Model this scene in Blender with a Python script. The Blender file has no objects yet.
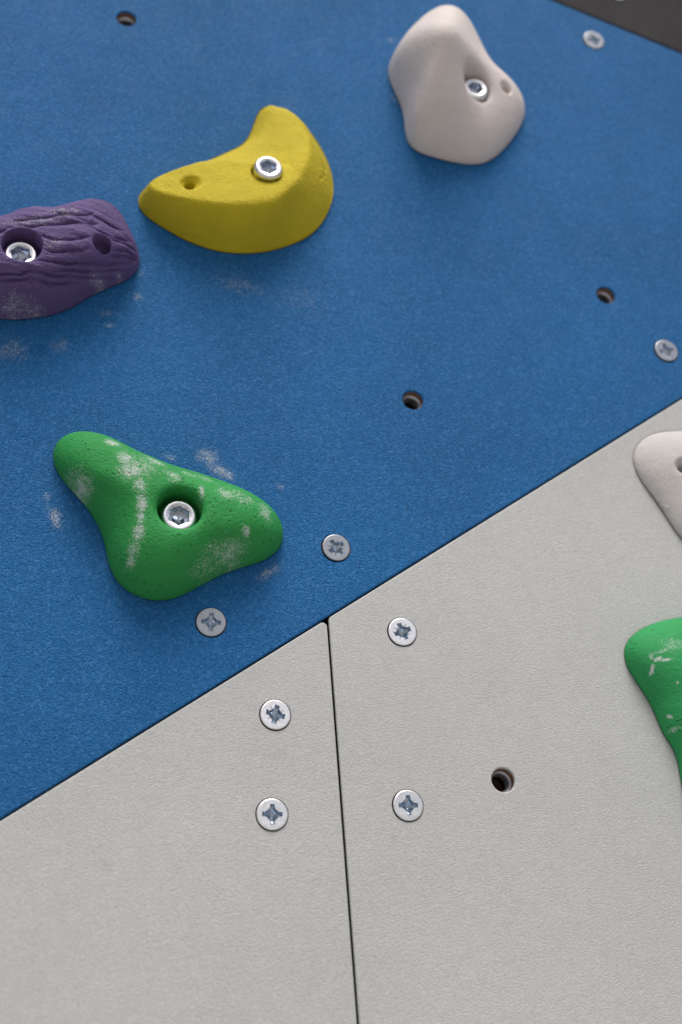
import bpy, bmesh, math, random
import numpy as np
from mathutils import Vector, Matrix, noise
random.seed(7)
S = bpy.context.scene
COL = S.collection

# ---------------------------------------------------------------- camera
# the wall is the plane y = 0 facing -Y; the camera stands 0.6 m in front of it and looks up and to the right
cam = bpy.data.cameras.new('camera')
cam.sensor_fit = 'VERTICAL'; cam.sensor_height = 36.0
cam.lens = 36.0*1314.0/1024.0
cam.clip_start = .01; cam.clip_end = 500
cam.dof.use_dof = True; cam.dof.focus_distance = .655; cam.dof.aperture_fstop = 5.6
cam_o = bpy.data.objects.new('camera', cam); COL.objects.link(cam_o)
cam_o.matrix_world = Matrix.Translation((0, -.6, 0)) @ Matrix(((0.9747494663, -0.1006320673, -0.1993405753), (-0.2233013165, -0.4392766484, -0.8701566228), (0, 0.8926977166, -0.4506559517))).to_4x4()
S.camera = cam_o

# ---------------------------------------------------------------- sky, sun, exposure
SUN_EL, SUN_AZ = math.radians(63), math.radians(188)      # azimuth clockwise from +Y
W = bpy.data.worlds.new('World'); S.world = W; W.use_nodes = True
nt = W.node_tree; nt.nodes.clear()
sky = nt.nodes.new('ShaderNodeTexSky'); sky.sky_type = 'NISHITA'; sky.sun_disc = False
sky.sun_elevation = SUN_EL; sky.sun_rotation = SUN_AZ
sky.air_density = 1.0; sky.dust_density = 6.0; sky.ozone_density = .6
bg = nt.nodes.new('ShaderNodeBackground'); bg.inputs['Strength'].default_value = .10
out = nt.nodes.new('ShaderNodeOutputWorld')
nt.links.new(sky.outputs[0], bg.inputs[0]); nt.links.new(bg.outputs[0], out.inputs[0])
sun = bpy.data.lights.new('sun', 'SUN'); sun.energy = 2.0; sun.angle = math.radians(30); sun.color = (1, .975, .95)
sun_o = bpy.data.objects.new('sun', sun); COL.objects.link(sun_o)
sd = Vector((math.sin(SUN_AZ)*math.cos(SUN_EL), math.cos(SUN_AZ)*math.cos(SUN_EL), math.sin(SUN_EL)))
sun_o.rotation_euler = sd.to_track_quat('Z', 'Y').to_euler(); sun_o.location = sd*3
S.view_settings.view_transform = 'Standard'; S.view_settings.look = 'None'
S.view_settings.gamma = 1; S.view_settings.exposure = 0.17
try: S.view_settings.use_curve_mapping = False
except Exception: pass

# ---------------------------------------------------------------- measured layout on the wall (metres)
OUT = {"green":[[-0.0635,0.0344],[-0.0626,0.0416],[-0.0582,0.0468],[-0.0512,0.049],[-0.043,0.0481],[-0.035,0.0452],[-0.028,0.0421],[-0.0219,0.0396],[-0.0161,0.0376],[-0.01,0.0356],[-0.0036,0.0338],[0.003,0.0322],[0.0096,0.0309],[0.0161,0.0294],[0.0226,0.0277],[0.0291,0.0257],[0.0362,0.0233],[0.0433,0.0199],[0.0497,0.0151],[0.0541,0.0088],[0.0554,0.0017],[0.053,-0.0051],[0.0476,-0.0106],[0.0405,-0.0146],[0.0333,-0.0177],[0.0267,-0.0209],[0.0208,-0.0246],[0.015,-0.0287],[0.0092,-0.0327],[0.0032,-0.0362],[-0.0032,-0.0384],[-0.0097,-0.0388],[-0.0161,-0.0374],[-0.022,-0.0344],[-0.0268,-0.0298],[-0.0302,-0.0238],[-0.0325,-0.0167],[-0.0346,-0.0094],[-0.0375,-0.0027],[-0.041,0.0032],[-0.045,0.0085],[-0.05,0.0138],[-0.0558,0.0198],[-0.0609,0.0268]],"yellow":[[-0.0694,-0.0187],[-0.0694,-0.0121],[-0.0653,-0.0055],[-0.0582,0.0003],[-0.051,0.005],[-0.0452,0.0089],[-0.0403,0.0126],[-0.0358,0.0166],[-0.031,0.021],[-0.0256,0.0256],[-0.0196,0.0303],[-0.0139,0.0353],[-0.0094,0.0419],[-0.0063,0.0517],[-0.0036,0.0624],[0.0002,0.0691],[0.0053,0.0699],[0.0114,0.0673],[0.0177,0.0637],[0.0237,0.0599],[0.029,0.0554],[0.0332,0.0494],[0.0368,0.0424],[0.0399,0.0348],[0.0423,0.0269],[0.0435,0.0186],[0.0436,0.0101],[0.0422,0.0016],[0.0396,-0.0065],[0.036,-0.0141],[0.0317,-0.0206],[0.0265,-0.026],[0.0208,-0.0302],[0.015,-0.0339],[0.0091,-0.037],[0.0033,-0.0395],[-0.0026,-0.0413],[-0.0086,-0.0426],[-0.0146,-0.0433],[-0.0206,-0.0435],[-0.0265,-0.043],[-0.0324,-0.0419],[-0.0381,-0.0404],[-0.0436,-0.0383],[-0.049,-0.0356],[-0.0546,-0.0326],[-0.0606,-0.0291],[-0.066,-0.0246]],"white":[[-0.0258,-0.006],[-0.0282,0.0009],[-0.0295,0.0089],[-0.0284,0.0182],[-0.0239,0.0292],[-0.0166,0.0418],[-0.0074,0.0545],[0.003,0.0636],[0.0133,0.0657],[0.0223,0.0602],[0.0291,0.05],[0.0342,0.0389],[0.0389,0.0293],[0.0443,0.0217],[0.0508,0.0155],[0.0569,0.0091],[0.0606,0.0015],[0.0607,-0.0078],[0.0571,-0.0183],[0.0514,-0.0292],[0.0447,-0.0396],[0.0375,-0.0482],[0.0298,-0.0538],[0.0215,-0.0563],[0.0128,-0.0566],[0.0041,-0.056],[-0.0042,-0.0548],[-0.0113,-0.0527],[-0.0164,-0.0487],[-0.0189,-0.0422],[-0.0198,-0.0341],[-0.0203,-0.0261],[-0.0215,-0.0189],[-0.0234,-0.0124]],"purple":[[-0.0099,0.0327],[-0.006,0.0356],[-0.0018,0.0382],[0.0025,0.0402],[0.0069,0.0411],[0.0116,0.0414],[0.0171,0.0427],[0.0241,0.046],[0.0322,0.0506],[0.0401,0.0536],[0.0464,0.0526],[0.0512,0.0475],[0.0553,0.0399],[0.0591,0.0316],[0.0615,0.0235],[0.0611,0.0163],[0.0572,0.0101],[0.051,0.0048],[0.0442,-0.0001],[0.0383,-0.0049],[0.0332,-0.0096],[0.0284,-0.0142],[0.0232,-0.018],[0.0176,-0.0212],[0.0117,-0.0236],[0.0057,-0.0254],[-0.0004,-0.0268],[-0.0065,-0.0276],[-0.0126,-0.0279],[-0.0187,-0.0276],[-0.0249,-0.0268],[-0.0312,-0.0252],[-0.0375,-0.0224],[-0.0433,-0.0182],[-0.0482,-0.0123],[-0.0518,-0.0051],[-0.0535,0.0028],[-0.0524,0.0104],[-0.048,0.0167],[-0.0408,0.0212],[-0.0323,0.0239],[-0.0244,0.0256],[-0.0183,0.0275],[-0.0138,0.0299]],"pale":[[-0.0444,0.0142],[-0.0419,0.0213],[-0.0365,0.0272],[-0.029,0.0313],[-0.0204,0.0337],[-0.0117,0.035],[-0.0031,0.0354],[0.0051,0.0349],[0.0129,0.0332],[0.0199,0.03],[0.0257,0.0252],[0.0299,0.0189],[0.0319,0.0115],[0.0314,0.0033],[0.0286,-0.0051],[0.0241,-0.0132],[0.0184,-0.0209],[0.0119,-0.028],[0.005,-0.0341],[-0.0021,-0.0386],[-0.009,-0.0407],[-0.015,-0.0396],[-0.02,-0.0358],[-0.024,-0.0303],[-0.0273,-0.0243],[-0.0305,-0.0185],[-0.0338,-0.0128],[-0.0375,-0.0069],[-0.0412,-0.0005],[-0.0439,0.0067]],"flat_green":[[-0.0489,0.0208],[-0.0461,0.0275],[-0.04,0.0332],[-0.0319,0.0377],[-0.0228,0.0411],[-0.0135,0.0431],[-0.0044,0.0437],[0.0039,0.0425],[0.0109,0.0394],[0.0161,0.0343],[0.0192,0.0276],[0.0202,0.0199],[0.0196,0.0119],[0.0177,0.0039],[0.0151,-0.0039],[0.0123,-0.0115],[0.0093,-0.0188],[0.0061,-0.0259],[0.0025,-0.0331],[-0.0014,-0.041],[-0.0056,-0.05],[-0.0103,-0.0588],[-0.0152,-0.0652],[-0.0196,-0.0667],[-0.0229,-0.0627],[-0.0246,-0.0544],[-0.0252,-0.0448],[-0.0258,-0.0365],[-0.0273,-0.0304],[-0.0299,-0.0256],[-0.0325,-0.0205],[-0.0346,-0.0145],[-0.0368,-0.0081],[-0.0402,-0.0014],[-0.0445,0.0057],[-0.0481,0.0133]]}
CEN = {"green":[0.0512,0.2901],"yellow":[0.0887,0.5116],"purple":[-0.0393,0.4312],"pale":[0.3522,0.3508],"flat_green":[0.3386,0.2243],"white":[0.1978,0.6184]}
YD = [-0.0426,-0.0139]
PD = [0.0403,0.011]
RD = [-0.0188,0.0055]
WB = [0.0207,-0.0136]
WD = [0.0425,-0.0048]
GROOVES = [[[-0.0472,0.0063,0.018],[-0.0373,0.0029,0.0267],[-0.0285,0.0017,0.0306],[-0.0208,0.0024,0.032],[-0.0128,0.0053,0.0323],[-0.007,0.0081,0.0315],[-0.0015,0.0111,0.0318],[0.0049,0.0122,0.0322],[0.0103,0.0141,0.0323],[0.0169,0.0158,0.0321],[0.0236,0.018,0.0312],[0.0304,0.0192,0.0308],[0.037,0.0226,0.0284]],[[0.0088,0.0059,0.0317],[0.0153,0.0056,0.0324],[0.0237,0.0075,0.0315],[0.0287,0.0096,0.0308],[0.0335,0.0118,0.0304]],[[0.044,0.0162,0.0264],[0.048,0.0168,0.0241],[0.0528,0.0185,0.0197],[0.0557,0.0195,0.0162],[0.0591,0.0217,0.0104]],[[0.0112,-0.0018,0.0319],[0.0147,-0.0021,0.0319],[0.0178,-0.0015,0.0314],[0.0236,0.0008,0.0309],[0.0296,0.0026,0.0299],[0.0316,0.0031,0.0294],[0.0335,0.005,0.029]],[[0.0092,-0.0094,0.031],[0.0137,-0.0087,0.0305],[0.0183,-0.0075,0.0293],[0.0237,-0.0062,0.0268],[0.0293,-0.003,0.0253],[0.0359,-0.0002,0.0222],[0.0424,0.0024,0.0182],[0.0482,0.0058,0.0158],[0.0536,0.0092,0.0125],[0.0568,0.0124,0.011],[0.06,0.0172,0.0078]],[[-0.0322,-0.0169,0.0222],[-0.0213,-0.0183,0.0259],[-0.0092,-0.0187,0.0278],[-0.0064,-0.0184,0.0281],[-0.003,-0.0179,0.0284],[0.001,-0.0175,0.0281],[0.0052,-0.0154,0.0286],[0.0093,-0.015,0.028],[0.0132,-0.0145,0.0268],[0.0192,-0.0131,0.0242],[0.0252,-0.0103,0.0211],[0.031,-0.0073,0.0172],[0.0376,-0.0032,0.013],[0.0445,0.0009,0.0083],[0.052,0.0057,0.0032]],[[0.035,0.0267,0.0285],[0.0392,0.0264,0.027],[0.0438,0.0259,0.0248],[0.0471,0.0259,0.023],[0.0506,0.0269,0.02]],[[0.0453,0.0093,0.0235],[0.0501,0.0115,0.0212],[0.0553,0.015,0.0166],[0.0576,0.0165,0.0133],[0.0598,0.019,0.0089]],[[-0.0456,-0.0025,0.019],[-0.0343,-0.0065,0.0268],[-0.0237,-0.0074,0.0309],[-0.018,-0.0081,0.0317],[-0.0111,-0.0084,0.0322]],[[0.0175,-0.0119,0.0264],[0.0229,-0.0094,0.0248],[0.0283,-0.0067,0.0221],[0.0343,-0.0035,0.0186],[0.041,0.0003,0.0154],[0.0487,0.0049,0.0119],[0.0567,0.0103,0.0061]],[[0.0379,0.0187,0.0288],[0.0424,0.0185,0.027],[0.0473,0.019,0.0239],[0.0509,0.0205,0.0211],[0.0549,0.023,0.0163]],[[-0.0096,-0.0211,0.0247],[-0.0026,-0.0202,0.0256],[0.0047,-0.0187,0.0257],[0.011,-0.0177,0.024],[0.0171,-0.0163,0.0216],[0.0237,-0.0131,0.0189],[0.0301,-0.0095,0.0145]],[[-0.006,0.015,0.0309],[-0.0002,0.0162,0.0317],[0.0054,0.0184,0.0316],[0.012,0.0199,0.0319],[0.0167,0.0223,0.0317],[0.0262,0.0238,0.0314],[0.0339,0.0275,0.0289]],[[0.046,0.0069,0.0212],[0.0494,0.0085,0.0191],[0.0535,0.011,0.0161],[0.057,0.0139,0.0126],[0.0603,0.0182,0.0072]]]
P = {"joint":[[0.1307,0.2492],[0.1453,0.0594]],"edge":[[-0.0175,0.1405],[0.3438,0.4093]],"dark":[[0.2869,0.7226],[0.3799,0.6945]]}
SCREW = [[0.1046,0.1496],[0.105,0.1977],[0.1693,0.2461],[0.1702,0.1575],[0.0719,0.2425],[0.1348,0.2896],[0.3375,0.4415],[0.3141,0.6908],[0.3364,0.7417]]
HOLE = [[0.2191,0.1729],[0.1786,0.3852],[0.3024,0.4768],[0.0019,0.6358]]
CHALK = {"green":[[-0.0206,0.0223,0.0207,0.0127,-0.4372,0.43],[0.0284,0.0112,0.0171,0.0107,-0.4374,0.38],[0.021,-0.0182,0.0214,0.012,0.4726,0.36],[-0.0352,0.0353,0.0094,0.0047,-0.3781,0.55],[-0.0288,0.0253,0.0091,0.0088,-0.5725,0.5],[-0.025,0.0184,0.0122,0.0106,-0.1793,0.56],[-0.0204,0.0104,0.0074,0.0084,0.118,0.52],[-0.0186,0.0017,0.0052,0.0104,0.1144,0.56],[-0.0187,-0.006,0.0048,0.009,0.1112,0.52],[-0.0189,-0.0134,0.0062,0.0093,0.1082,0.54],[-0.0203,-0.0209,0.0065,0.0081,0.1048,0.48],[-0.0214,-0.0268,0.0051,0.0068,0.1979,0.46],[-0.0475,0.0135,0.0078,0.0134,0.6922,0.5],[-0.052,0.0181,0.0117,0.0122,0.6963,0.36],[-0.014,0.0272,0.0151,0.0056,-0.378,0.46],[-0.0053,0.019,0.0113,0.0073,-0.3781,0.44],[0.0033,0.0218,0.0114,0.0043,-0.378,0.42],[0.0099,0.0101,0.003,0.0093,0.1164,0.5],[0.0215,0.0117,0.0098,0.0073,-0.4767,0.48],[0.0111,0.0207,0.0114,0.0039,-0.2783,0.44],[0.0432,0.0068,0.0078,0.0115,0.1124,0.46],[0.0335,0.0116,0.0095,0.0052,-0.4374,0.42],[0.0331,-0.0065,0.0046,0.0054,0.1084,0.54],[0.0267,-0.016,0.0187,0.0113,0.4363,0.42],[0.014,-0.0247,0.0162,0.0079,0.5064,0.37],[-0.0104,0.0384,0.0058,0.0044,0.1263,0.3]],"purple":[[0.0049,0.0161,0.0316,0.0076,0.2906,0.4],[-0.0013,-0.0253,0.0154,0.0065,0.1606,0.38],[0.0095,-0.0243,0.0144,0.0044,0.1586,0.38],[0.0417,-0.0015,0.0151,0.0046,0.2715,0.38],[0.0158,0.0037,0.012,0.0091,0.1754,0.36],[0.0186,0.0247,0.0183,0.0062,0.1834,0.42],[0.0531,0.0052,0.0076,0.0037,0.1653,0.42]],"flat_green":[[-0.0372,0.0129,0.0036,0.0018,0.4002,0.85],[-0.0335,0.0122,0.0059,0.0016,0.0827,0.68],[-0.0398,0.0078,0.0017,0.0046,-0.0933,0.75],[-0.04,0.0144,0.0024,0.0049,0.0834,0.5],[-0.0313,-0.0157,0.0026,0.0015,-0.6833,0.7],[-0.0292,-0.022,0.0041,0.0028,0.07,0.5],[-0.0282,0.0212,0.014,0.0099,0.0857,0.38],[-0.0351,0.017,0.0062,0.0023,0.2478,0.45],[-0.0285,0.0003,0.0014,0.0013,0.0784,0.6]],"blue":[[0.0661,0.3351,0.0139,0.0101,-0.277,0.45],[0.074,0.327,0.0159,0.0077,-0.3777,0.47],[0.0463,0.3324,0.009,0.0045,-0.2778,0.4],[-0.008,0.2914,0.0064,0.0137,0.4055,0.47],[0.1,0.2722,0.0165,0.0056,0.6337,0.42],[0.1048,0.3219,0.0045,0.0045,0.1176,0.4],[-0.0128,0.3026,0.0056,0.0064,0.1156,0.36],[0.0229,0.4297,0.0065,0.006,0.5616,0.41],[0.0068,0.4162,0.0091,0.005,0.4636,0.36],[0.0098,0.409,0.0088,0.0039,0.1543,0.33],[0.0237,0.4457,0.0039,0.0079,0.1671,0.33],[0.0791,0.4473,0.0392,0.0168,-0.135,0.315],[-0.0393,0.3859,0.0203,0.0186,0.1485,0.36],[-0.0152,0.3926,0.0135,0.0138,0.1497,0.33],[0.1707,0.6575,0.0111,0.0071,0.2315,0.34],[0.1718,0.6076,0.0067,0.0085,0.2144,0.34],[0.1136,0.4426,0.0409,0.0276,0.1606,0.27],[0.0254,0.2715,0.0196,0.0162,0.1023,0.3]],"white":[],"yellow":[],"pale":[]}
GREY_STAIN = [[0.03,0.1226,0.007,0.0044,0.0462,0.5],[0.22,0.2192,0.0384,0.0235,0.2454,0.14],[0.0991,0.1776,0.0192,0.0039,0.0652,0.25],[0.1597,0.242,0.0026,0.0022,0.0869,0.5]]
YMARK = [[[0.0339,0.0274],[0.037,0.0263]],[[0.0344,0.0241],[0.0342,0.019],[0.0375,0.02],[0.0373,0.0241]],[[0.0348,0.0214],[0.0371,0.0218]],[[0.0344,0.0163],[0.0375,0.0166],[0.0349,0.0133],[0.0376,0.013]],[[0.0329,0.0093],[0.0353,0.012],[0.0371,0.0068]]]
RMARK = [[[-0.0373,-0.0115],[-0.0358,-0.0093],[-0.0354,-0.0102]],[[-0.0358,-0.0137],[-0.034,-0.0121],[-0.0328,-0.0134],[-0.0341,-0.0154],[-0.0355,-0.0152]],[[-0.033,-0.0178],[-0.0317,-0.0162],[-0.0304,-0.0168]],[[-0.0301,-0.0186],[-0.0287,-0.0177],[-0.0297,-0.02]]]
YTAG = [[-0.0445,-0.0363],[-0.031,-0.0385],[-0.0313,-0.0426],[-0.0448,-0.041]]
# base colours (linear)
BLUE = (.011, .118, .32)
GREY = (.450, .466, .464)
DARK = (.024, .0235, .0245)
GREEN = (.020, .26, .056)
GREEN2 = (.022, .29, .085)
YELLOW = (.52, .42, .012)
PURPLE = (.105, .070, .195)
WHITE = (.64, .585, .56)
PALE = (.53, .515, .50)
# ---------------------------------------------------------------- hold surfaces (numpy)
def spline(pts, n):
    """closed Catmull-Rom through pts, resampled evenly by length"""
    p = np.array(pts, float); N = len(p); out = []
    for i in range(N):
        a, b, c, d = p[i-1], p[i], p[(i+1) % N], p[(i+2) % N]
        t = np.linspace(0, 1, 24, endpoint=False)[:, None]
        out.append(0.5*((2*b)+(c-a)*t+(2*a-5*b+4*c-d)*t*t+(3*b-a-3*c+d)*t**3))
    q = np.vstack(out); q = np.vstack([q, q[:1]])
    L = np.concatenate([[0], np.cumsum(np.linalg.norm(np.diff(q, axis=0), axis=1))])
    s = np.linspace(0, L[-1], n, endpoint=False)
    return np.stack([np.interp(s, L, q[:, 0]), np.interp(s, L, q[:, 1])], 1)

def sstep(a, b, x):
    t = np.clip((x-a)/(b-a), 0, 1); return t*t*(3-2*t)

def dist_poly(P, O, closed=True):
    """distance from points P (...,2) to polyline O"""
    sh = P.shape[:-1]; P = P.reshape(-1, P.shape[-1]); best = np.full(len(P), 1e9)
    n = len(O) if closed else len(O)-1
    for i in range(n):
        a = O[i]; b = O[(i+1) % len(O)]; ab = b-a; L = max(ab@ab, 1e-12)
        t = np.clip(((P-a)@ab)/L, 0, 1)
        d = np.linalg.norm(P-a-t[:, None]*ab, axis=1); best = np.minimum(best, d)
    return best.reshape(sh)

def vnoise(x, y, seed=0):
    """smooth value noise in 0..1"""
    xi = np.floor(x).astype(int); yi = np.floor(y).astype(int); fx = x-xi; fy = y-yi
    fx = fx*fx*(3-2*fx); fy = fy*fy*(3-2*fy)
    def r(a, b):
        v = np.sin(a*127.1+b*311.7+seed*74.7)*43758.5453; return v-np.floor(v)
    return (r(xi, yi)*(1-fx)+r(xi+1, yi)*fx)*(1-fy)+(r(xi, yi+1)*(1-fx)+r(xi+1, yi+1)*fx)*fy

def carve(h, X, Z, cx, cz, r, floor, w=.0009, lip=.0012):
    """a drilled hole square to the wall, its rim slightly rounded"""
    d = np.hypot(X-cx, Z-cz)
    h = h-lip*np.exp(-np.maximum(d-r, 0)/.0014)
    return h-(np.maximum(h-floor, 0))*sstep(r, r-w, d)

def dish(h, X, Z, cx, cz, r, depth, r2, deep):
    """a countersunk screw hole: cone, then a narrow bore"""
    d = np.hypot(X-cx, Z-cz)
    k = np.interp(d, [0, r2, r*.9, r*1.1], [1, .8, .12, 0])
    h = h-depth*k
    return h-deep*sstep(r2, r2-.0008, d)

def h_green(X, Z, s, d):
    h = .0285*np.sqrt(np.maximum(1-s**2.3, 0))
    h = h*(1-.10*np.exp(-((X+.004)**2+(Z+.0)**2)/.012**2))
    h += .0006*(vnoise(X*130, Z*130, 3)-.5)*sstep(0, .006, d)
    return carve(h, X, Z, 0, .0010, .0112, .009, lip=.0022)

def h_yellow(X, Z, s, d):
    pl = .0235+.11*X-.20*Z-2.2*np.minimum(X+.02, 0)**2
    pl = np.clip(pl, .007, .032)
    sd = .036*(1-np.exp(-np.maximum(d, 0)/(.0100+.012*sstep(.004, .030, X*.95-Z*.12)+.008*sstep(.004, .02, Z)*sstep(.014, .002, X))))+1e-6
    p = 4+18*np.maximum(sstep(.010, -.006, Z), sstep(.012, .022, X)*sstep(.045, .018, Z)); h = (pl**-p+sd**-p)**(-1/p)
    h += .0005*(vnoise(X*150, Z*150, 5)-.5)*sstep(0, .006, d)
    P = np.stack([X, Z], -1)
    for G in YMARK:                       # worn relief marks near the right rim
        h = h-.0007*np.exp(-(dist_poly(P, np.array(G), False)/.0007)**2)
    a, b, _, e = [np.array(q) for q in YTAG]
    M = np.linalg.inv(np.stack([b-a, e-a], 1)); q = (P-a)@M.T
    h = h+.0003*sstep(-.03, .03, q[..., 0])*sstep(1.03, .97, q[..., 0])*sstep(-.08, .08, q[..., 1])*sstep(1.08, .92, q[..., 1])
    h = carve(h, X, Z, 0, 0, .0092, .0165, lip=.0006)
    return dish(h, X, Z, YD[0], YD[1], .0066, .0045, .0030, .006)

def h_white(X, Z, s, d):
    h = .050*np.maximum(1-s**2.2, 0)**.62
    return h*(1-.31*sstep(-.004, .036, X*.96-Z*.25))

SHEAR = .004
def white_post(X, Z, h):
    k = (np.maximum(h, 0)/.05)**1.4
    X = X-SHEAR*k; Z = Z+.002*k
    h = h-.003*np.exp(-((X-WB[0])**2+(Z-WB[1])**2)/.013**2)
    h = carve(h, X, Z, WB[0]-.0006, WB[1]+.0008, .0104, .0115, w=.0012, lip=.0022)
    h = dish(h, X, Z, WD[0], WD[1], .0050, .003, .0030, .007)
    return X, Z, h

def h_purple(X, Z, s, d):
    h = .033*np.maximum(1-s**3.2, 0)**.55
    h += (.0012*(vnoise(X*45, Z*260+X*18, 4)-.5)+.0007*(vnoise(X*70, Z*620+X*60, 6)-.5))*sstep(0, .006, d)
    h = carve(h, X, Z, 0, -.0004, .0104, .014)
    q = np.hypot(X-PD[0], Z-PD[1])
    h = h-.0010*np.exp(-np.maximum(q-.0050, 0)/.001)
    h = h-(.0085+.006*sstep(.0026, .0020, np.hypot(X-PD[0]-.001, Z-PD[1]+.002)))*sstep(.0052, .0040, q)
    return h

def purple_post(X, Z, h):
    """wood-like grooves cut square to the surface"""
    P = np.stack([X, Z, h], -1)
    du = np.roll(P, -1, 1)-np.roll(P, 1, 1); dv = np.gradient(P, axis=0)
    N = np.cross(du, dv); N /= np.linalg.norm(N, axis=-1)[..., None]+1e-12
    N[N[..., 2].mean() < 0 and slice(None) or slice(0, 0)] *= -1
    Q = P+np.stack([.0010*(vnoise(X*90, Z*90, 8)-.5), .0020*(vnoise(X*110, Z*110, 9)-.5), 0*h], -1)
    g = np.zeros_like(h)
    for k, G in enumerate(GROOVES):
        w = (.0007, .0006, .0006, .0008, .0007, .0007, .0005, .0006, .0006, .0006)[k % 10]
        G = np.array(G); D = dist_poly(Q, G, False)
        t = np.linalg.norm(Q-G[0], axis=-1)/(np.linalg.norm(G[-1]-G[0])+1e-9)
        fade = .45+.55*sstep(0, .15, t)*sstep(1.02, .8, t)
        g = np.maximum(g, fade*(np.exp(-(D/w)**2)+.4*np.exp(-(D/(w*3.4))**2)))
    m = sstep(.0108, .0122, np.hypot(X, Z+.0004))*sstep(.0053, .0064, np.hypot(X-PD[0], Z-PD[1]))
    m[-6:] = 0
    P = P-(.0017*g*m)[..., None]*N
    return P[..., 0], P[..., 1], P[..., 2]

def h_pale(X, Z, s, d):
    h = .0035*np.sqrt(np.maximum(1-s**14, 0))+.0095*np.maximum(1-s**2.2, 0)
    P = np.stack([X, Z], -1)
    for G in RMARK:                       # faint raised marks along the rim
        h = h+.0005*np.exp(-(dist_poly(P, np.array(G), False)/.0006)**2)
    h = carve(h, X, Z, 0, 0, .0098, .004)
    return dish(h, X, Z, RD[0], RD[1], .0060, .004, .0030, .006)

def h_flat_green(X, Z, s, d):
    h = .020*np.sqrt(np.maximum(1-s**3.0, 0))
    return carve(h, X, Z, 0, 0, .0105, .008)

def hold_surface(outline, hf, post=None, nr=130, nt=300):
    w0, w1 = (.25, 1.0) if hf is h_white else (.05, .55)
    O = spline(outline, nt)
    u = np.linspace(0, 1, nr); s = (1-(1-u)**1.7)[:, None]
    A = O/np.linalg.norm(O, axis=1)[:, None]; Rm = np.linalg.norm(O, axis=1).min()
    w = sstep(w0, w1, s)
    X = (w*O[None, :, 0]+(1-w)*A[None, :, 0]*Rm)*s
    Z = (w*O[None, :, 1]+(1-w)*A[None, :, 1]*Rm)*s
    S = np.broadcast_to(s, X.shape)
    d = dist_poly(np.stack([X, Z], -1), O)
    h = hf(X, Z, S, d)
    if post: X, Z, h = post(X, Z, h)
    h[-2] = np.maximum(h[-2], .0016)      # the cast base rounds under, leaving a dark contact line
    r = np.hypot(X[-1], Z[-1]); k = 1-.0013/r
    X[-1] *= k; Z[-1] *= k; h[-1] = -.0006
    return X, Z, h

# ---------------------------------------------------------------- helpers
def link(name, me, parent=None, mats=(), smooth=True):
    o = bpy.data.objects.new(name, me); COL.objects.link(o)
    for m in mats: me.materials.append(m)
    if smooth is not None:
        for p in me.polygons: p.use_smooth = smooth
    if parent: o.parent = parent
    return o

def tag(o, label=None, cat=None, group=None, kind=None):
    if label: o['label'] = label
    if cat: o['category'] = cat
    if group: o['group'] = group
    if kind: o['kind'] = kind
    return o

def thing(name, loc, label, cat, group=None):
    o = bpy.data.objects.new(name, None); o.empty_display_size = .02; COL.objects.link(o); o.location = loc
    return tag(o, label, cat, group)

def grid_mesh(name, rows, closed=True, cap_last=None, cap_first=None, flip=False):
    """rows: list of lists of points, same count each"""
    n = len(rows[0]); V = [tuple(p) for r in rows for p in r]; F = []
    for j in range(len(rows)-1):
        for i in range(n if closed else n-1):
            k = (i+1) % n
            F.append((j*n+i, j*n+k, (j+1)*n+k, (j+1)*n+i))
    if cap_last is not None:
        V.append(tuple(cap_last)); c = len(V)-1; b = (len(rows)-1)*n
        F += [(b+i, b+(i+1) % n, c) for i in range(n)]
    if cap_first is not None:
        V.append(tuple(cap_first)); c = len(V)-1
        F += [((i+1) % n, i, c) for i in range(n)]
    if flip: F = [f[::-1] for f in F]
    me = bpy.data.meshes.new(name); me.from_pydata(V, [], F); me.update()
    return me

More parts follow.
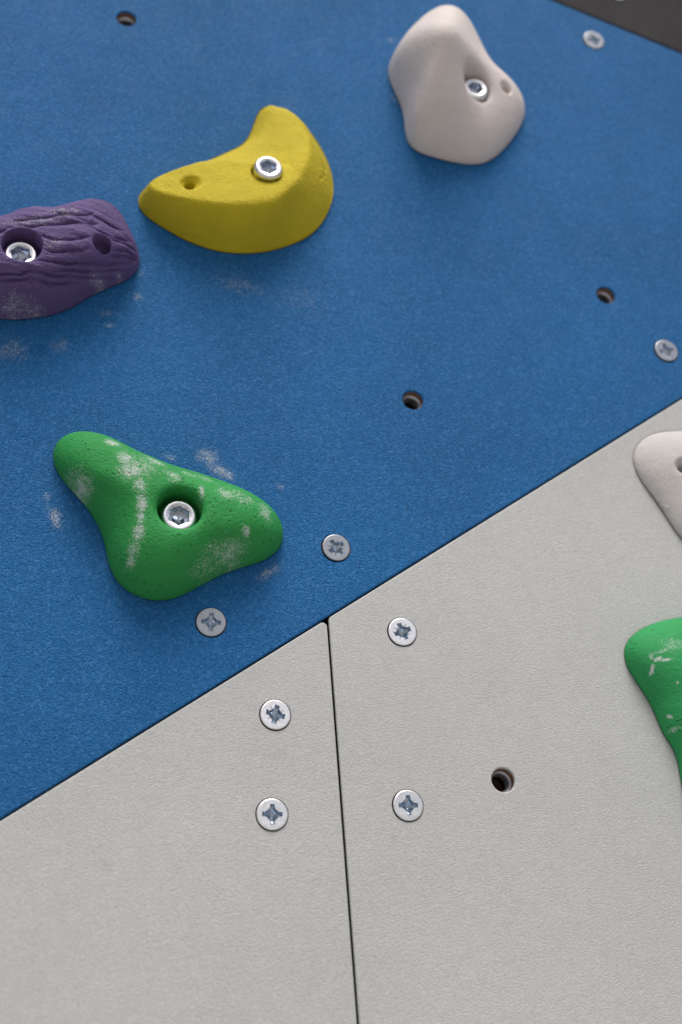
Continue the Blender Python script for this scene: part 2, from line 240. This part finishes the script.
# ---------------------------------------------------------------- materials
class NT:
    def __init__(s, name):
        s.m = bpy.data.materials.new(name); s.m.use_nodes = True; s.t = s.m.node_tree
        s.b = s.t.nodes['Principled BSDF']; s.tc = s.n('ShaderNodeTexCoord')
    def n(s, t, **kw):
        x = s.t.nodes.new(t)
        for k, v in kw.items(): setattr(x, k, v)
        return x
    def l(s, a, b): s.t.links.new(a, b)
    def obj(s): return s.tc.outputs['Object']
    def noise(s, scale, detail=2, rough=.5, vec=None):
        x = s.n('ShaderNodeTexNoise'); x.inputs['Scale'].default_value = scale
        x.inputs['Detail'].default_value = detail; x.inputs['Roughness'].default_value = rough
        s.l(vec or s.obj(), x.inputs['Vector']); return x.outputs['Fac']
    def math(s, op, a, b=None):
        x = s.n('ShaderNodeMath', operation=op)
        for i, v in enumerate((a, b)):
            if v is None: continue
            if isinstance(v, (int, float)): x.inputs[i].default_value = v
            else: s.l(v, x.inputs[i])
        return x.outputs[0]
    def smax(s, a, b):
        o = s.math('SMOOTH_MAX', a, b); o.node.inputs[2].default_value = .16
        return o
    def ramp(s, v, a, b, lo=0., hi=1., smooth=True):
        x = s.n('ShaderNodeMapRange'); x.interpolation_type = 'SMOOTHSTEP' if smooth else 'LINEAR'
        for k, w in zip((1, 2, 3, 4), (a, b, lo, hi)): x.inputs[k].default_value = w
        s.l(v, x.inputs[0]); return x.outputs[0]
    def mix(s, f, a, b):
        x = s.n('ShaderNodeMix', data_type='RGBA')
        for k, v in ((0, f), (6, a), (7, b)):
            if isinstance(v, (int, float)): x.inputs[k].default_value = v
            elif isinstance(v, tuple): x.inputs[k].default_value = (*v, 1)
            else: s.l(v, x.inputs[k])
        return x.outputs[2]
    def bump(s, h, dist, strength=1., prev=None):
        x = s.n('ShaderNodeBump'); x.inputs['Distance'].default_value = dist; x.inputs['Strength'].default_value = strength
        s.l(h, x.inputs['Height'])
        if prev: s.l(prev, x.inputs['Normal'])
        return x.outputs['Normal']
    def blobs(s, L):
        """soft elliptical patches on the wall plane: largest amount at each point"""
        sp = s.n('ShaderNodeSeparateXYZ'); s.l(s.obj(), sp.inputs[0])
        cb = s.n('ShaderNodeCombineXYZ'); s.l(sp.outputs[0], cb.inputs[0]); s.l(sp.outputs[2], cb.inputs[1])
        acc = None
        for x, z, a, b, r, amt in L:
            m = s.n('ShaderNodeMapping', vector_type='TEXTURE')
            m.inputs['Location'].default_value = (x, z, 0); m.inputs['Rotation'].default_value = (0, 0, r)
            m.inputs['Scale'].default_value = (a, b, 1); s.l(cb.outputs[0], m.inputs['Vector'])
            ln = s.n('ShaderNodeVectorMath', operation='LENGTH'); s.l(m.outputs[0], ln.inputs[0])
            v = s.ramp(ln.outputs['Value'], 0, 1.15, amt, 0)
            acc = v if acc is None else s.smax(acc, v)
        return acc
    def done(s, col, rough, normal=None, metal=0., spec=.5):
        for k, v in (('Base Color', col), ('Roughness', rough), ('Metallic', metal), ('Specular IOR Level', spec)):
            i = s.b.inputs[k]
            if isinstance(v, tuple): i.default_value = (*v, 1)
            elif isinstance(v, (int, float)): i.default_value = v
            else: s.l(v, i)
        if normal: s.l(normal, s.b.inputs['Normal'])
        return s.m

CHALK_COL = (.56, .59, .60)

def chalked(N, col, L, n1=1200, n2=260):
    """chalk powder caught in the texture: speckled inside the patches"""
    if not L: return col, None
    bl = N.blobs(L)
    sp = N.math('ADD', N.math('MULTIPLY', N.noise(n1, 2, .7), .66), N.math('MULTIPLY', N.noise(n2, 3, .7), .34))
    f = N.ramp(N.math('ADD', N.math('MULTIPLY', bl, .71), sp), .68, .96)
    f = N.math('MULTIPLY', f, .74)
    return N.mix(f, col, CHALK_COL), f

def paint(name, col, amp=.00050, gloss=.62, chalk=None, stain=None, var=.10, spec=.4, grain=1.0, speck=.3):
    N = NT(name)
    big = N.noise(9, 3, .55); mid = N.noise(60, 3, .6); fine = N.noise(1250, 2, .6); grit = N.noise(1050, 2, .6)
    lo = tuple(c*(1-var) for c in col); hi = tuple(min(1, c*(1+var)) for c in col)
    c = N.mix(N.ramp(big, .3, .7), lo, hi)
    c = N.mix(N.math('MULTIPLY', N.ramp(mid, .52, .8), .22), c, tuple(min(1, q*.8+.03) for q in col))
    # sanded coat: sparkle and shade of the grains painted as pale and dark specks
    c = N.mix(N.math('MULTIPLY', N.ramp(grit, .54, .74), .28*grain), c, tuple(min(1, q*1.35+.045) for q in col))
    c = N.mix(N.math('MULTIPLY', N.ramp(fine, .46, .26), .25*grain), c, tuple(q*.72 for q in col))
    gv = N.n('ShaderNodeTexVoronoi'); gv.inputs['Scale'].default_value = 980; N.l(N.obj(), gv.inputs['Vector'])
    gs = N.n('ShaderNodeSeparateColor'); N.l(gv.outputs['Color'], gs.inputs[0])       # glint or shade put into the colour grain by grain
    c = N.mix(N.math('MULTIPLY', N.ramp(gs.outputs[0], .55, 1.0), .42*speck), c, tuple(min(1, q*1.5+.05) for q in col))
    c = N.mix(N.math('MULTIPLY', N.ramp(gs.outputs[1], .55, 1.0), .42*speck), c, tuple(q*.55 for q in col))
    if stain:
        st = N.math('MULTIPLY', N.blobs(stain), N.ramp(N.noise(120, 4, .6), .35, .7))
        c = N.mix(st, c, (.26, .235, .20))
    if chalk: c, _ = chalked(N, c, chalk)
    vo = N.n('ShaderNodeTexVoronoi', feature='SMOOTH_F1'); vo.inputs['Scale'].default_value = 1350
    vo.inputs['Smoothness'].default_value = .35; N.l(N.obj(), vo.inputs['Vector'])
    h = N.math('ADD', N.math('MULTIPLY', fine, .5), N.math('SUBTRACT', N.math('MULTIPLY', grit, .3), N.math('MULTIPLY', vo.outputs['Distance'], .65)))
    nm = N.bump(h, amp, 1.0)
    nm = N.bump(mid, .0004, .5, nm)
    return N.done(c, N.ramp(mid, .2, .8, gloss-.06, gloss+.1), nm, spec=spec)

def resin(name, col, chalk=None, pores=.00035, rough=.74, pit=.55, spec=.35):
    """cast polyester climbing-hold resin with fine sandy pores"""
    N = NT(name)
    big = N.noise(28, 3, .6); fine = N.noise(700, 3, .6)
    c = N.mix(N.ramp(big, .3, .7), tuple(q*.93 for q in col), tuple(min(1, q*1.06) for q in col))
    c = N.mix(N.math('MULTIPLY', N.ramp(fine, .55, .75), .14), c, tuple(min(1, q*.9+.05) for q in col))
    vo = N.n('ShaderNodeTexVoronoi'); vo.inputs['Scale'].default_value = 330; N.l(N.obj(), vo.inputs['Vector'])
    pm = N.math('MULTIPLY', N.ramp(vo.outputs['Distance'], .30, .12), N.ramp(N.noise(90, 2, .5), .50, .62))
    c = N.mix(N.math('MULTIPLY', pm, pit), c, tuple(q*.45 for q in col))
    if chalk: c, _ = chalked(N, c, chalk)
    nm = N.bump(fine, pores*2.0, 1.0)
    nm = N.bump(N.noise(240, 2, .5), .0005, .7, nm)
    nm = N.bump(N.math('SUBTRACT', 1.0, pm), .0011*pit, .8, nm)
    return N.done(c, rough, nm, spec=spec)

def zinc(name, col, rough, scratch=900, metal=1.0):
    N = NT(name)
    f = N.noise(scratch, 3, .6); g = N.noise(190, 3, .6)
    c = N.mix(N.ramp(g, .35, .75), tuple(q*.86 for q in col), col)
    r = N.ramp(f, .25, .75, rough-.07, rough+.12)
    return N.done(c, r, N.bump(g, .0003, .35), metal=metal)

def wood(name, col):
    N = NT(name)
    sp = N.n('ShaderNodeSeparateXYZ'); N.l(N.obj(), sp.inputs[0])
    ply = N.math('SINE', N.math('MULTIPLY', sp.outputs[1], 2*math.pi/.0032))
    c = N.mix(N.ramp(ply, -.4, .6), tuple(q*.55 for q in col), col)
    c = N.mix(N.math('MULTIPLY', N.noise(700, 3, .6), .5), c, tuple(q*.6 for q in col))
    return N.done(c, .8, N.bump(N.noise(900, 2, .5), .0003, .6))

M_BLUE = paint('blue_sanded_paint', BLUE, chalk=CHALK['blue'], spec=.16, grain=1.6, amp=.0008, speck=1.0)
M_GREY = paint('grey_sanded_paint', GREY, stain=GREY_STAIN, var=.035, grain=.7, amp=.00029)
M_DARK = paint('dark_sanded_paint', DARK, spec=.15)
M_WOOD = wood('plywood_edge', (.28, .16, .09))
M_EDGE = wood('shaded_panel_edge', (.05, .038, .03))  # gap shadow put into the edge colour so the joints look black
M_GREEN = resin('green_resin', GREEN, CHALK['green'])
M_GREEN2 = resin('chalky_green_resin', GREEN2, CHALK['flat_green'], pores=.0002)
M_YELLOW = resin('yellow_resin', YELLOW, pit=.06, pores=.0005)
M_PURPLE = resin('purple_resin', PURPLE, CHALK['purple'], pores=.0005)
M_WHITE = resin('pinkish_white_resin', WHITE, pores=.0003, pit=.06)
M_PALE = resin('pale_cream_resin', PALE, pores=.0002, pit=.08)
M_ZINC = zinc('bright_zinc', (.97, .975, .985), .34)
M_DULL = zinc('dull_zinc', (.39, .42, .46), .42)
M_BOLT = zinc('bolt_zinc', (.80, .81, .83), .24)
M_SOCKET = zinc('socket_zinc', (.52, .57, .66), .22)
M_RECESS = zinc('shaded_recess_zinc', (.50, .58, .68), .26)  # darker and bluer than the head: recess shade and sky reflection as colour
M_STEEL = zinc('dark_steel', (.50, .52, .57), .28, metal=.7)

# ---------------------------------------------------------------- unseen ground sheet added below the wall to bounce light up under the holds
gm = bpy.data.meshes.new('ground'); gm.from_pydata([(-60, -60, -1.25), (60, -60, -1.25), (60, 60, -1.25), (-60, 60, -1.25)], [], [(0, 1, 2, 3)])
N_ = NT('bounce_ground'); gc = N_.mix(N_.noise(3, 4, .6), (.30, .29, .27), (.40, .385, .36))
tag(link('ground', gm, None, (N_.done(gc, .9),), False), kind='structure')

# ---------------------------------------------------------------- wall panels
def line(p, q):
    p = Vector(p); d = (Vector(q)-p).normalized(); return p, d

def meet(a, b):
    (p, d), (q, e) = a, b
    t = ((q-p).cross(e))/d.cross(e) if hasattr(d, 'cross') else 0
    return p+d*t

def shift(l, s): return (l[0]+Vector((-l[1].y, l[1].x))*s, l[1])

def round_loop(lines, inset, r=.0022, k=5):
    """counter-clockwise half planes -> rounded polygon, inset by `inset`; arc centres stay put"""
    L = [shift(l, r) for l in lines]; out = []; n = len(L)
    for i in range(n):
        c = meet(L[i-1], L[i]); a = L[i-1][1]; b = L[i][1]
        n0 = Vector((a.y, -a.x)); n1 = Vector((b.y, -b.x))
        for j in range(k+1):
            v = n0.lerp(n1, j/k).normalized(); out.append(c+v*(r-inset))
    return out

def wall_panel(lines, holes, mat, label, cat='wall panel', group=None, thick=.018, screws=(), lap=.0008):
    rr = .0009; n_arc = 5
    V = []; F = []; FM = []
    def add_loop(pts, y): 
        b = len(V); V.extend([(p.x, y, p.y) for p in pts]); return list(range(b, b+len(pts)))
    def bridge(a, b, m):
        for i in range(len(a)):
            k = (i+1) % len(a); F.append((a[i], a[k], b[k], b[i])); FM.append(m)
    loops = [add_loop(round_loop(lines, 0), thick), add_loop(round_loop(lines, 0), rr+lap), add_loop(round_loop(lines, 0), rr)]
    bridge(loops[0], loops[1], 2); bridge(loops[1], loops[2], 0)
    for j in range(1, n_arc+1):
        a = j/n_arc*math.pi/2
        loops.append(add_loop(round_loop(lines, rr*(1-math.cos(a))), rr*(1-math.sin(a)))); bridge(loops[-2], loops[-1], 0)
    front = [loops[-1]]; back = [loops[0]]
    for hx, hz in holes:
        circ = lambda r: [Vector((hx+r*math.cos(t*2*math.pi/48), hz+r*math.sin(t*2*math.pi/48))) for t in range(48)]
        R = .0060
        h = [add_loop(circ(R+.0007), 0), add_loop(circ(R+.0002), .0002), add_loop(circ(R), .0009), add_loop(circ(R-.0001), .0013), add_loop(circ(R-.0001), thick)]
        bridge(h[1], h[0], 0); bridge(h[2], h[1], 0); bridge(h[3], h[2], 0); bridge(h[4], h[3], 1)
        front.append(h[0]); back.append(h[-1])
    for hx, hz in screws:                 # countersunk pockets the screw heads sit in
        circ = lambda r: [Vector((hx+r*math.cos(t*2*math.pi/48), hz+r*math.sin(t*2*math.pi/48))) for t in range(48)]
        h = [add_loop(circ(.00815), 0), add_loop(circ(.00785), .00025), add_loop(circ(.0076), .0012), add_loop(circ(.0031), .0085), add_loop(circ(.0030), thick)]
        for i in range(4): bridge(h[i+1], h[i], 0 if i < 1 else 1)
        front.append(h[0]); back.append(h[-1])
    me = bpy.data.meshes.new('wall_panel'); me.from_pydata(V, [], F)
    for i, p in enumerate(me.polygons): p.material_index = FM[i]; p.use_smooth = True
    bm = bmesh.new(); bm.from_mesh(me); bm.verts.ensure_lookup_table()
    for grp, mi, sgn in ((front, 0, -1), (back, 1, 1)):
        es = []
        for lp in grp:
            for i in range(len(lp)):
                es.append(bm.edges.get((bm.verts[lp[i]], bm.verts[lp[(i+1) % len(lp)]])))
        r = bmesh.ops.triangle_fill(bm, use_beauty=True, use_dissolve=False, edges=es)
        for g in r['geom']:
            if isinstance(g, bmesh.types.BMFace):
                g.material_index = mi; g.smooth = False
    bmesh.ops.recalc_face_normals(bm, faces=bm.faces[:])
    bm.to_mesh(me); bm.free(); me.update()
    o = link('wall_panel', me, None, (mat, M_WOOD, M_EDGE), None)
    tag(o, label, cat, group)
    for hx, hz in holes: threaded_insert(o, hx, hz)
    return o

def threaded_insert(parent, hx, hz):
    """steel T-nut barrel sunk in the bolt hole, its thread showing"""
    n = 40; rows = []
    def ring(r, y, lead=0): return [(hx+r*math.cos(t*2*math.pi/n), y+lead*t/n, hz+r*math.sin(t*2*math.pi/n)) for t in range(n)]
    rows.append(ring(.00585, .0115)); rows.append(ring(.00585, .0048)); rows.append(ring(.0056, .0044)); rows.append(ring(.0054, .0045))
    y = .0052; rows.append(ring(.0049, y))
    while y < .0100:
        rows.append(ring(.0042, y+.0006)); rows.append(ring(.0043, y+.0008)); rows.append(ring(.0049, y+.0014)); y += .0015
    rows.append(ring(.0049, .0115))
    me = grid_mesh('threaded_insert', rows, flip=False)
    bm = bmesh.new(); bm.from_mesh(me); bmesh.ops.recalc_face_normals(bm, faces=bm.faces[:])
    bm.to_mesh(me); bm.free()
    return link('threaded_insert', me, parent, (M_STEEL,), True)

SEAM = line(*P['edge']); JOINT = line(*P['joint']); TOP = line(*P['dark'])
GAP = .00042
def rev(l): return (l[0], -l[1])
def ax(x0, z0, dx, dz): return (Vector((x0, z0)), Vector((dx, dz)))
LEFT, RIGHT, BOT, UP = ax(-.34, 0, 0, -1), ax(.78, 0, 0, 1), ax(0, -.12, 1, 0), ax(0, .98, -1, 0)
# counter-clockwise, interior on the left of every line
blue = wall_panel([shift(SEAM, GAP), shift(rev(TOP), GAP), ax(-.34, 0, 0, -1)], HOLE[1:], M_BLUE,
    'large blue sand-textured climbing wall panel carrying the yellow, purple, white and green holds', screws=SCREW[4:8])
grey_l = wall_panel([shift(BOT, 0), shift(rev(JOINT), GAP*1.3), shift(rev(SEAM), GAP), LEFT], [], M_GREY,
    'pale grey textured wall panel to the left of the thin vertical joint, with two bright screws', screws=SCREW[:2], group='pale grey wall panels')
grey_r = wall_panel([shift(JOINT, GAP*1.3), BOT, RIGHT, shift(rev(TOP), GAP), shift(rev(SEAM), GAP)], HOLE[:1], M_GREY,
    'pale grey textured wall panel to the right of the thin vertical joint, with one open bolt hole', screws=SCREW[2:4], group='pale grey wall panels')
dark = wall_panel([shift(TOP, GAP), ax(.78, 0, 0, 1), UP, LEFT], [], M_DARK,
    'dark charcoal textured wall panel above the blue panel in the top right corner', screws=SCREW[8:])

bk = bpy.data.meshes.new('backing_board')
bm = bmesh.new(); bmesh.ops.create_cube(bm, size=1)
bmesh.ops.scale(bm, vec=(1.16, .018, 1.14), verts=bm.verts); bmesh.ops.translate(bm, vec=(.22, .0292, .43), verts=bm.verts)
bmesh.ops.bevel(bm, geom=bm.edges[:], offset=.002, segments=2, affect='EDGES')
bm.to_mesh(bk); bm.free()
tag(link('backing_board', bk, None, (M_WOOD,), False), 'brown plywood backing glimpsed through the open bolt holes', 'board', kind='structure')

# ---------------------------------------------------------------- countersunk screws
def cross_outline(R, worn):
    q = []
    for k in range(4):
        a = k*math.pi/2
        q0 = 1.22 if worn else 1.0
        pts = [(.64, -.145*q0), (.655, 0), (.64, .145*q0), (.46, .150*q0), (.36, .20*q0)]
        pts += [(.30, .27), (.46, .44), (.44, .46), (.27, .30)] if worn else [(.285, .285)]
        pts += [(.20, .36), (.150, .46)]
        for x, z in pts:
            j = 1+(random.uniform(-.08, .06) if worn else 0)
            q.append(Vector((x*math.cos(a)-z*math.sin(a), x*math.sin(a)+z*math.cos(a)))*R*j)
    return q

def make_screw(worn, R=.0074):
    Q = cross_outline(R, worn); n = 72
    rows = lambda r, y: [(r*math.cos(t*2*math.pi/n), y, r*math.sin(t*2*math.pi/n)) for t in range(n)]
    prof = [(.0028, .009), (R-.0008, .0010), (R-.00012, -.0003), (R, -.0005), (R-.00012, -.00072), (R-.0005, -.00085)]
    me = grid_mesh('countersunk_screw', [rows(r, y) for r, y in prof])
    bm = bmesh.new(); bm.from_mesh(me); bm.verts.ensure_lookup_table()
    base = (len(prof)-1)*n
    for f in bm.faces: f.smooth = True
    es = [bm.edges.get((bm.verts[base+i], bm.verts[base+(i+1) % n])) for i in range(n)]
    vs = [bm.verts.new((p.x, -.00085, p.y)) for p in Q]
    es += [bm.edges.new((vs[i], vs[(i+1) % len(vs)])) for i in range(len(vs))]
    r = bmesh.ops.triangle_fill(bm, use_beauty=True, use_dissolve=False, edges=es)
    for g in r['geom']:
        if isinstance(g, bmesh.types.BMFace): g.smooth = False
    bmesh.ops.recalc_face_normals(bm, faces=bm.faces[:]); bm.to_mesh(me); bm.free()
    # recess: tapered walls down to a small floor
    def loop(k, y, rnd): return [((p*k).x, y, (p*k).y) for p in Q]
    V = [loop(1, -.00085, 0), loop(.97, -.0004, 0)]
    inner = []
    for p in Q:
        rr = p.length/R; inner.append(((p*.80).x, .0012+.0016*(1-min(rr/.65, 1)), (p*.80).y))
    core = [((p.normalized()*.16*R).x, .0030, (p.normalized()*.16*R).y) for p in Q]
    rm = grid_mesh('cross_recess', V+[inner, core], cap_last=(0, .0036, 0))
    bm = bmesh.new(); bm.from_mesh(rm); bmesh.ops.recalc_face_normals(bm, faces=bm.faces[:])
    c = sum((f.normal.y for f in bm.faces))
    if c > 0: bmesh.ops.reverse_faces(bm, faces=bm.faces[:])
    bm.to_mesh(rm); bm.free()
    return me, rm

SC = [make_screw(False), make_screw(True)]
for me, rm in SC: me.materials.append(M_ZINC); rm.materials.append(M_RECESS)
# worn?, turn, tilt x, tilt z, dull?
SCREW_SPEC = [
 (0, 2, 0, 0, 0, 'bright zinc cross-head screw with upright cross, lowest on the left grey panel'),
 (1, -12, .4, .2, 0, 'bright zinc screw with tilted worn cross, directly above another screw on the left grey panel'),
 (1, 24, 1.2, -.6, 0, 'bright zinc screw with ragged cross, near the blue seam on the right grey panel'),
 (0, 3, 1.0, .3, 0, 'zinc screw with upright cross on the right grey panel, beside the open bolt hole'),
 (0, 0, 2.4, -1.0, 1, 'dull grey screw in the blue panel directly below the large green three-lobed hold'),
 (1, 38, 2.0, 1.0, 1, 'dull grey screw with slanted cross in the blue panel, right of the green hold tip'),
 (0, 20, 1.4, .5, 1, 'pale screw in the blue panel near the right edge, below an open bolt hole'),
 (1, 15, 4.5, -.5, 1, 'blurred dull screw in the blue panel corner beside the dark panel'),
 (0, 0, 1.0, 0, 1, 'screw in the dark panel, barely showing at the top edge'),
]
made = {}
for (x, z), (worn, rot, tx, tz, dull, lab) in zip(SCREW, SCREW_SPEC):
    me, rm = SC[worn]
    if (worn, dull) not in made:
        a, b = me, rm
        if dull:
            a = me.copy(); a.materials.clear(); a.materials.append(M_DULL)
        made[worn, dull] = (a, b)
    a, b = made[worn, dull]
    o = bpy.data.objects.new('countersunk_screw', a); COL.objects.link(o)
    o.location = (x, 0, z); o.rotation_euler = (math.radians(tx), math.radians(-rot), math.radians(tz))
    c = bpy.data.objects.new('cross_recess', b); COL.objects.link(c); c.parent = o
    tag(o, lab, 'screw', 'countersunk screws in the wall panels')

# ---------------------------------------------------------------- climbing holds
def hex_r(t, af):       # distance to a hexagon across-flats `af` at angle t
    a = (t % (math.pi/3))-math.pi/6
    return af/2/math.cos(a)

def bolt(parent, x, z, top, turn, tilt=(0, 0)):
    """socket-head bolt: chamfered cylinder head, hexagon socket as its sub-part"""
    n = 96; R = .0081; af = .0088
    ring = lambda r, y: [(r*math.cos(2*math.pi*t/n), y, r*math.sin(2*math.pi*t/n)) for t in range(n)]
    hx = lambda k, y: [(k*hex_r(2*math.pi*t/n, af)*math.cos(2*math.pi*t/n), y, k*hex_r(2*math.pi*t/n, af)*math.sin(2*math.pi*t/n)) for t in range(n)]
    rows = [ring(R, .0105), ring(R, .0016), ring(R-.0001, .0012), ring(R-.0005, .0005), ring(R-.0010, .0001), ring(R-.0014, 0), ring(.0057, 0), ring(.0052, .0002)]
    rows += [hx(1.0, .0004)]
    me = grid_mesh('bolt', rows)
    bm = bmesh.new(); bm.from_mesh(me); bmesh.ops.recalc_face_normals(bm, faces=bm.faces[:]); 
    s = sum(f.normal.y*f.calc_area() for f in bm.faces)
    if s > 0: bmesh.ops.reverse_faces(bm, faces=bm.faces[:])
    bm.to_mesh(me); bm.free()
    o = link('bolt', me, parent, (M_BOLT,), True); o.location = (x, -top, z)
    o.rotation_euler = (math.radians(tilt[0]), math.radians(turn), math.radians(tilt[1]))
    sm = grid_mesh('hex_socket', [hx(1.0, .0004), hx(.985, .0010), hx(.97, .0050), hx(.62, .0054), ring(.0012, .0066)], cap_last=(0, .0070, 0))
    bm = bmesh.new(); bm.from_mesh(sm); bmesh.ops.recalc_face_normals(bm, faces=bm.faces[:])
    if sum(f.normal.y*f.calc_area() for f in bm.faces) > 0: bmesh.ops.reverse_faces(bm, faces=bm.faces[:])
    bm.to_mesh(sm); bm.free()
    link('hex_socket', sm, o, (M_SOCKET,), False)
    return o

def hold(key, hf, mat, label, post=None, cat='climbing hold'):
    cx, cz = CEN[key]
    root = thing('climbing_hold', (cx, 0, cz), label, cat, 'climbing holds bolted to the wall')
    X, Z, h = hold_surface(OUT[key], hf, post, nr=190, nt=520)
    V = np.stack([X, -h, Z], -1); nr, nt_, _ = V.shape
    c = V[0].mean(0)
    rows = [[tuple(p) for p in V[j]] for j in range(1, nr)]
    me = grid_mesh('body', rows, cap_first=c)
    bm = bmesh.new(); bm.from_mesh(me); bmesh.ops.recalc_face_normals(bm, faces=bm.faces[:])
    if sum(f.normal.y*f.calc_area() for f in bm.faces) > 0: bmesh.ops.reverse_faces(bm, faces=bm.faces[:])
    bm.to_mesh(me); bm.free()
    link('body', me, root, (mat,), True)
    return root

r = hold('green', h_green, M_GREEN, 'chalk-dusted green three-lobed climbing hold on the blue panel')
bolt(r, .0003, -.0004, .0195, 30).scale = (1.1, 1.1, 1.1)
r = hold('yellow', h_yellow, M_YELLOW, 'yellow crescent-shaped climbing hold with a pointed tail and sharp ridge on the blue panel')
bolt(r, .0004, -.0002, .0278, 22)
r = hold('purple', h_purple, M_PURPLE, 'dark purple climbing hold with wood-like grooves at the left edge of the blue panel', purple_post)
bolt(r, -.0005, -.0020, .0255, 12).scale = (1.1, 1.1, 1.1)
r = hold('white', h_white, M_WHITE, 'tall pinkish-white lump-shaped climbing hold at the top of the blue panel', white_post)
bolt(r, WB[0], WB[1], .0228, 8)
r = hold('pale', h_pale, M_PALE, 'flat pale cream climbing hold cut off by the frame on the grey panel')
bolt(r, 0, 0, .0120, 10)
r = hold('flat_green', h_flat_green, M_GREEN2, 'smooth green climbing hold with white chalk smear on the right grey panel')
bolt(r, 0, 0, .0170, 15)
